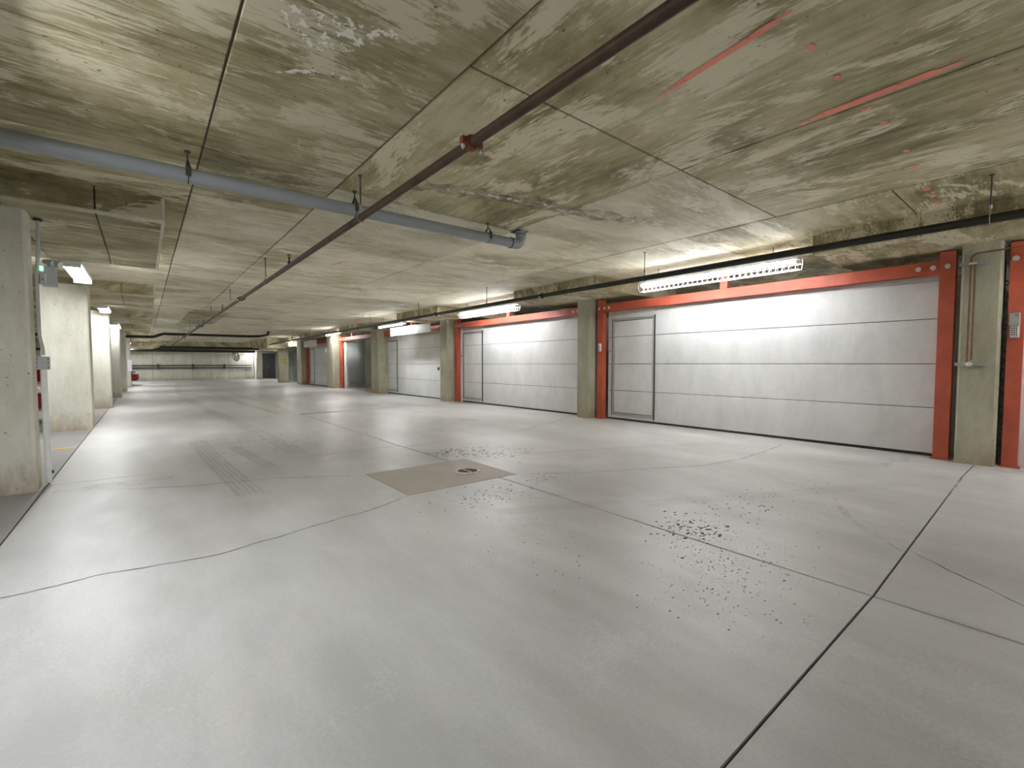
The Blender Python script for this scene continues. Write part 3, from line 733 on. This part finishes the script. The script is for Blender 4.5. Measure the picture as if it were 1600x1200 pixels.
# conduit and boxes behind the near left column
cx, cy = -.775, 6.42
cd = thing('electrical_conduit', 'grey electrical conduit with junction box behind the nearest left column', 'conduit', (cx, cy, 0))
MB().tube([(cx+.005,cy,2.62),(cx,cy,2.3),(cx-.018,cy,2.1),(cx-.018,cy,1.48),(cx+.0,cy,1.36),(cx+.004,cy,1.29)], .014, 10).build('upper_conduit', 'conduit', cd, smooth=True)
m = MB().box(cx-.045,cy-.04,1.145,cx+.045,cy+.04,1.275,.006)
o = m.build('junction_box', 'boxgrey', cd)
for dx in (-.04,.04):
    for z in (1.17,1.21,1.25): MB().disc((cx+dx,cy-.042,z),(0,1,0),.006,.006,8).build('screw', 'rod', o)
MB().tube([(cx,cy,1.14),(cx,cy,.60),(cx+.004,cy,.02)], .024, 12).build('lower_conduit', 'white', cd, smooth=True)
MB().disc((cx+.01,cy+.02,.12),(0,0,1),.03,.03,12).build('foot_fitting', 'dark', cd)
MB().disc((cx+.005,cy,2.607),(0,0,1),.035,.02,12).build('ceiling_collar', 'dark', cd)

em = thing('emergency_light', 'grey emergency light with two lamp heads and green indicator', 'emergency light', (-.70, 6.45, 2.05))
MB().box(-.775,6.42,1.985,-.665,6.60,2.17,.006).build('case', 'boxgrey', em)
MB().box(-.80,6.44,2.0,-.775,6.56,2.07,.004).build('mounting_box', 'steel', em)
MB().box(-.772,6.412,2.115,-.745,6.421,2.165,.002).build('indicator_window', 'led', em)
MB().disc((-.756,6.418,2.035),(0,1,0),.006,.01,10).build('test_button', 'dark', em)
MB().box(-.735,6.412,2.0,-.728,6.421,2.09,.002).build('case_rib', 'white', em)
for dx, dd in ((-.005,(.75,-.5,-.25)),(.045,(.8,-.45,-.35))):
    c0 = Vector((-.71+dx, 6.48, 2.215)); d = Vector(dd).normalized()
    h = MB().tube([c0-d*.045, c0-d*.02, c0+d*.02, c0+d*.045], [.018,.026,.032,.034], 14)
    hh = h.build('lamp_head', 'boxgrey', em, smooth=True)
    MB().disc(c0+d*.046, d, .029, .004, 14).build('lamp_glass', 'white', hh)
    MB().tube([c0-Vector((0,0,.06)), c0], .01, 8).build('swivel', 'boxgrey', em)

# keypads and switches
def switch(name, label, x, y0, y1, z0, z1, mat='white', cat='switch'):
    t = thing(name, label, cat, (x, (y0+y1)/2, z0))
    MB().box(x-.035, y0, z0, x, y1, z1, .006).build('housing', mat, t)
    return t
s1 = switch('door_control', 'white door control box on the red post left of the nearest door', 7.80, 6.535, 6.60, 1.48, 1.65)
MB().box(7.757,6.55,1.49,7.766,6.585,1.62,.003).build('cover', 'boxgrey', s1)
s2 = switch('door_control', 'white switch box on the column left of the second garage door', 7.52, 12.98, 13.05, .96, 1.09)
MB().box(7.47,13.03,1.0,7.52,13.13,1.10,.004).build('key_box', 'dark', s2)
s3 = switch('door_control', 'white switch box on red post left of the third garage door', 7.68, 18.27, 18.38, 1.48, 1.64)
MB().box(7.637,18.3,1.5,7.646,18.35,1.62,.003).build('cover', 'boxgrey', s3)
s4 = switch('door_control', 'small white box beside the farthest garage door', 7.25, 24.02, 24.12, 1.8, 2.0)
MB().box(7.207,24.04,1.82,7.216,24.1,1.98,.003).build('cover', 'boxgrey', s4)
kp2 = thing('door_keypad', 'silver keypad with slid up cover on the red post', 'keypad', (7.80,.46,1.5))
MB().box(7.775,.415,1.50,7.80,.495,1.665,.008).build('housing', 'boxgrey', kp2)
cov = MB().box(7.755,.412,1.635,7.785,.502,1.79,.008).build('slide_cover', 'steel', kp2)
MB().box(7.752,.43,1.755,7.756,.455,1.762).build('cover_mark', 'dark', cov)
MB().box(7.771,.425,1.52,7.776,.485,1.63,.002).build('key_field', 'white', kp2)
for r in range(4):
    for c in range(3): MB().box(7.767,.431+c*.018,1.528+r*.025,7.772,.444+c*.018,1.545+r*.025,.001).build('key', 'rod', kp2)

# ================================================================== LIGHTS
def wrap_light(x, y0, y1, z, label, mat='lens'):
    t = thing('wrap_light', label, 'ceiling light', (x, (y0+y1)/2, z), 'lit wrap lights over the left columns')
    prof = [(-.105,.05),(-.07,0),(.07,0),(.105,.05)]
    n = len(prof)
    lens = MB().add([(x+a,y0,z+b) for a,b in prof]+[(x+a,y1,z+b) for a,b in prof], [tuple(range(n)),tuple(range(2*n-1,n-1,-1))]+[(i,(i+1)%n,(i+1)%n+n,i+n) for i in range(n)])
    lens.build('lens', mat, t)
    MB().box(x-.115,y0-.02,z+.048,x+.115,y1+.02,z+.10,.004).build('housing', 'white', t)
    for y in (y0, y1): MB().box(x-.112,y-.012,z-.008,x+.112,y+.012,z+.10,.006).build('end_cap', 'white', t)
    for y in (y0+.3, y1-.3): MB().tube([(x,y,z+.11),(x,y,SLAB)], .006, 6).build('hanger', 'rod', t)
LL = [(1.4,3.7,'lit wrap light out past the nearest left column'),(8.85,10.5,'lit wrap light past the emergency light, largest in the row'),(14.9,16.2,'lit wrap light between second and third left columns'),(21.0,23.0,'lit wrap light by the third left drop panel'),
      (27.4,29.4,'lit wrap light by the fourth left drop panel'),(33.8,35.6,'lit wrap light near the notice board'),(38.5,40.2,'lit wrap light nearest the back wall')]
for k, (a, b, lab) in enumerate(LL): wrap_light(-.76, a, b, 2.56, lab, 'lens_dim' if k == 0 else 'lens')

def guard_light(x, y0, y1, z, label, guard=True, mat='tube'):
    t = thing('guarded_tube_light', label, 'tube light', (x, (y0+y1)/2, z), 'tube lights of the garage')
    MB().box(x-.062,y0,z+.05,x+.062,y1,z+.10,.004).build('channel', 'white', t)
    ym = (y0+y1)/2
    for a, b in ((y0+.04, ym-.03),(ym+.03, y1-.04)):
        for dx in (-.03,.03):
            MB().tube([(x+dx,a,z+.028),(x+dx,b,z+.028)], .016, 10).build('tube', mat, t, smooth=True)
        for yy in (a-.015, b+.015): MB().box(x-.055,yy-.012,z-.004,x+.055,yy+.012,z+.046,.003).build('socket', 'white', t)
    if guard:
        m = MB()
        prof = [(-.08,.06),(-.095,.0),(-.06,-.085),(.06,-.085),(.095,.0),(.08,.06)]
        n = int((y1-y0)/.085)
        for i in range(n+1):
            y = y0+(y1-y0)*i/n; m.tube([(x+a,y,z+b) for a,b in prof], .0045, 5)
        for a, b in prof[1:5]: m.tube([(x+a,y0,z+b),(x+a,y1,z+b)], .0048, 5)
        m.tube([(x,y0,z-.085),(x,y1,z-.085)], .0048, 5)
        m.build('wire_guard', 'white', t, kind='stuff')
    for y in (y0+.35, y1-.35): MB().tube([(x,y,z+.1),(x,y,SLAB)], .005, 6).build('hanger', 'rod', t)
RL = [(2.42,4.98,'caged twin tube light before the nearest garage door',True),(8.5,11.0,'caged twin tube light before the second garage door',True),
      (21.2,23.2,'twin tube light before the mesh gate',False),(29.6,31.4,'twin tube light near the yellow marked column',False),
      (-2.95,-0.35,'caged twin tube light behind the viewpoint',True)]
for a, b, lab, gd in RL: guard_light(7.03, a, b, 2.585, lab, gd)
guard_light(6.72, 13.95, 16.0, 2.50, 'twin tube light right in front of the long hanging board', False)
guard_light(10.2, 2.4, 5.0, 2.585, 'added unseen tube light brightening the nearest storage bay', False, 'tube_fill')  # hidden lamp added to brighten the slab behind the header beam
guard_light(8.3, 36.5, 39, 2.06, 'twin tube light inside the far side passage', False)
guard_light(6.75, 40.9, 42.4, 2.02, 'twin tube light at the end of the back wall', False)

# ================================================================== FAR END OBJECTS
mir = thing('convex_mirror', 'round convex safety mirror hung at the right of the back wall', 'mirror', (5.55, 41.0, 1.8))
R0 = .37; prof = [(R0*math.sin(a)*1.0, .12*(math.cos(a)-0)) for a in [i*PI/2/8 for i in range(9)]]
Mx = Matrix.Translation((5.55,40.9,1.80)) @ Matrix.Rotation(math.radians(-62),4,'Z') @ Matrix.Rotation(math.radians(98),4,'X')
MB().lathe(prof, 24).xform(Mx).build('mirror_dome', 'mirror', mir, smooth=True)
MB().torus((0,0,0),(0,0,1),R0,.025,28,8).xform(Mx).build('rim', 'dark', mir, smooth=True)
MB().tube([(5.55,41.0,1.85),(5.6,41.4,1.95),(5.6,42.0,1.95)], .025, 8).build('bracket_arm', 'rod', mir)

tag(MB().box(-.66,31.165,.82,-.50,31.19,1.44,.004).build('notice_board','white'), 'blank white notice board on the sixth left column', 'board')

def partition_post(x, y, z1, label):
    t = tag(MB().box(x,y,0,x+.16,y+.12,z1,.006).build('partition_post','white'), label, 'post', 'white posts of the far partition')
partition_post(6.98,42.0,2.25,'white post closing the right end of the back wall')
dk = thing('door_6', 'dark flush double door at the far passage', 'door', (8.0,42.3,0), kind='structure')
for a, b in ((7.62,8.12),(8.13,8.60)): MB().box(a,42.3,.02,b,42.36,2.10,.005).build('leaf', 'panel_dark', dk)
f = MB().box(7.55,42.27,0,7.62,42.38,2.18,.004); f.box(8.60,42.27,0,8.68,42.38,2.18,.004); f.box(7.55,42.27,2.10,8.68,42.38,2.20,.004)
f.build('jamb', 'alu', dk)
MB().disc((8.07,42.28,1.02),(0,1,0),.03,.05,10).build('knob', 'steel', dk)
def sheet(x0, x1, y, z0, z1, mat, label, amp=.07, seed=0):
    rnd = random.Random(seed); nx, nz = 22, 26; v = []; ph = [rnd.uniform(0,6) for _ in range(6)]
    for j in range(nz+1):
        for i in range(nx+1):
            u, w = i/nx, j/nz
            d = amp*(math.sin(9*u+5*w*(u-.5)+ph[0])*.5 + math.sin(23*(u-.5)*(1.4-w)+ph[1])*.35 + math.sin(31*u+11*w+ph[2])*.18)
            v.append((x0+(x1-x0)*u, y+d, z0+(z1-z0)*w))
    fcs = [(j*(nx+1)+i, j*(nx+1)+i+1, (j+1)*(nx+1)+i+1, (j+1)*(nx+1)+i) for j in range(nz) for i in range(nx)]
    o = MB().add(v, fcs).build('plastic_sheet', mat, smooth=True)
    md = o.modifiers.new('thickness', 'SOLIDIFY'); md.thickness = .004
    return tag(o, label, 'plastic sheet', 'plastic sheets hung across the far passage')
sheet(8.72, 9.6, 42.25, .02, 2.2, 'filmblue', 'bluish plastic sheet between dark door and marked column', seed=3)
sheet(7.14, 7.55, 42.2, .02, 2.2, 'filmblue', 'narrow bluish plastic sheet beside the white end post', seed=5)
sheet(7.62, 9.6, 33.7, .02, 2.19, 'film', 'clear wrinkled plastic sheet right of the marked column', seed=9, amp=.1)

# ================================================================== RED CARS
def car(label):
    t = thing('car', label, 'car', (0,0,0), 'red cars parked behind the left columns')
    L, Wd = 4.2, 1.74; hw = Wd/2
    # side outline (x forward, z) of body and cabin
    body = [(-2.05,.30),(-2.1,.55),(-2.08,.82),(-1.95,.96),(-1.2,1.0),(.75,.98),(1.45,.90),(1.95,.78),(2.08,.62),(2.1,.42),(2.02,.26)]
    def hull(outline, w_lo, w_hi, zlo, zhi, taper=.06):
        n = len(outline); v = []
        for s in (-1,1):
            for x, z in outline:
                k = (z-zlo)/(zhi-zlo); w = w_lo+(w_hi-w_lo)*k
                endk = max(0, abs(x)-1.5)/.6
                v.append((x, s*(w-taper*2*endk*endk), z))
        return MB().add(v, [tuple(range(n)), tuple(range(2*n-1,n-1,-1))]+[(i,(i+1)%n,(i+1)%n+n,i+n) for i in range(n)])
    hull(body, hw, hw-.06, .26, 1.0).build('body', 'car', t)
    cab = [(-1.85,.96),(-1.6,1.28),(-1.2,1.44),(-.2,1.47),(.25,1.40),(1.05,.96)]
    hull(cab, hw-.08, hw-.25, .96, 1.47, 0).build('window_glass', 'glass', t)
    roof = [(-1.5,1.36),(-1.2,1.455),(-.2,1.485),(.2,1.44),(.18,1.40),(-.2,1.44),(-1.2,1.42)]
    hull(roof, hw-.20, hw-.235, 1.36, 1.485, 0).build('roof', 'car', t)
    for s in (-1,1):
        for xa, xb in (((.25,1.40),(1.05,.96)),((-1.6,1.28),(-1.85,.96)),((-.55,1.45),(-.6,.97))):
            wa = hw-.08-.17*((xa[1]-.96)/.51); wb = hw-.08
            MB().tube([(xa[0],s*wa,xa[1]),(xb[0],s*wb,xb[1])], .035, 6).build('pillar_trim', 'car', t)
        MB().tube([(-1.6,s*(hw-.02),.62),(1.5,s*(hw-.02),.62)], .02, 6).build('side_moulding', 'dark', t)
        MB().box(.62,s*(hw+.02),.98,.80,s*(hw+.16),1.10,.03).build('wing_mirror', 'car', t)
        MB().box(1.78,s*(hw-.36),.62,2.06,s*(hw-.10),.76,.03).build('headlight', 'white', t)
        MB().box(-2.11,s*(hw-.30),.66,-1.98,s*(hw-.10),.90,.03).build('tail_light', 'redmark', t)
        for x in (-1.28,1.30):
            w = MB().torus((x,s*(hw-.10),.31),(0,1,0),.22,.09,24,10).build('wheel', 'seal', t, smooth=True)
            r = MB().disc((x,s*(hw-.07),.31),(0,1,0),.17,.08,20); 
            for k in range(5):
                a = 2*PI*k/5; r.box(x-.02,s*(hw-.06),.30,x+.02,s*(hw-.02),.32)
            r.build('rim', 'steel', w)
    MB().box(1.98,-.62,.30,2.14,.62,.48,.03).build('bumper', 'boxgrey', t)
    MB().box(2.02,-.34,.52,2.10,.34,.62,.01).build('grille', 'dark', t)
    MB().box(-2.14,-.75,.34,-1.98,.75,.52,.03).build('bumper', 'boxgrey', t)
    MB().box(2.135,-.25,.34,2.145,.25,.45).build('plate', 'white', t)
    return t
c1 = car('red car whose nose shows past the white notice board')
c1.location = (-2.36, 34.1, 0)
c2 = copy_tree(c1); c2['label'] = 'red car glimpsed in the gap left of the second column'
c2.location = (-3.66, 13.4, 0)
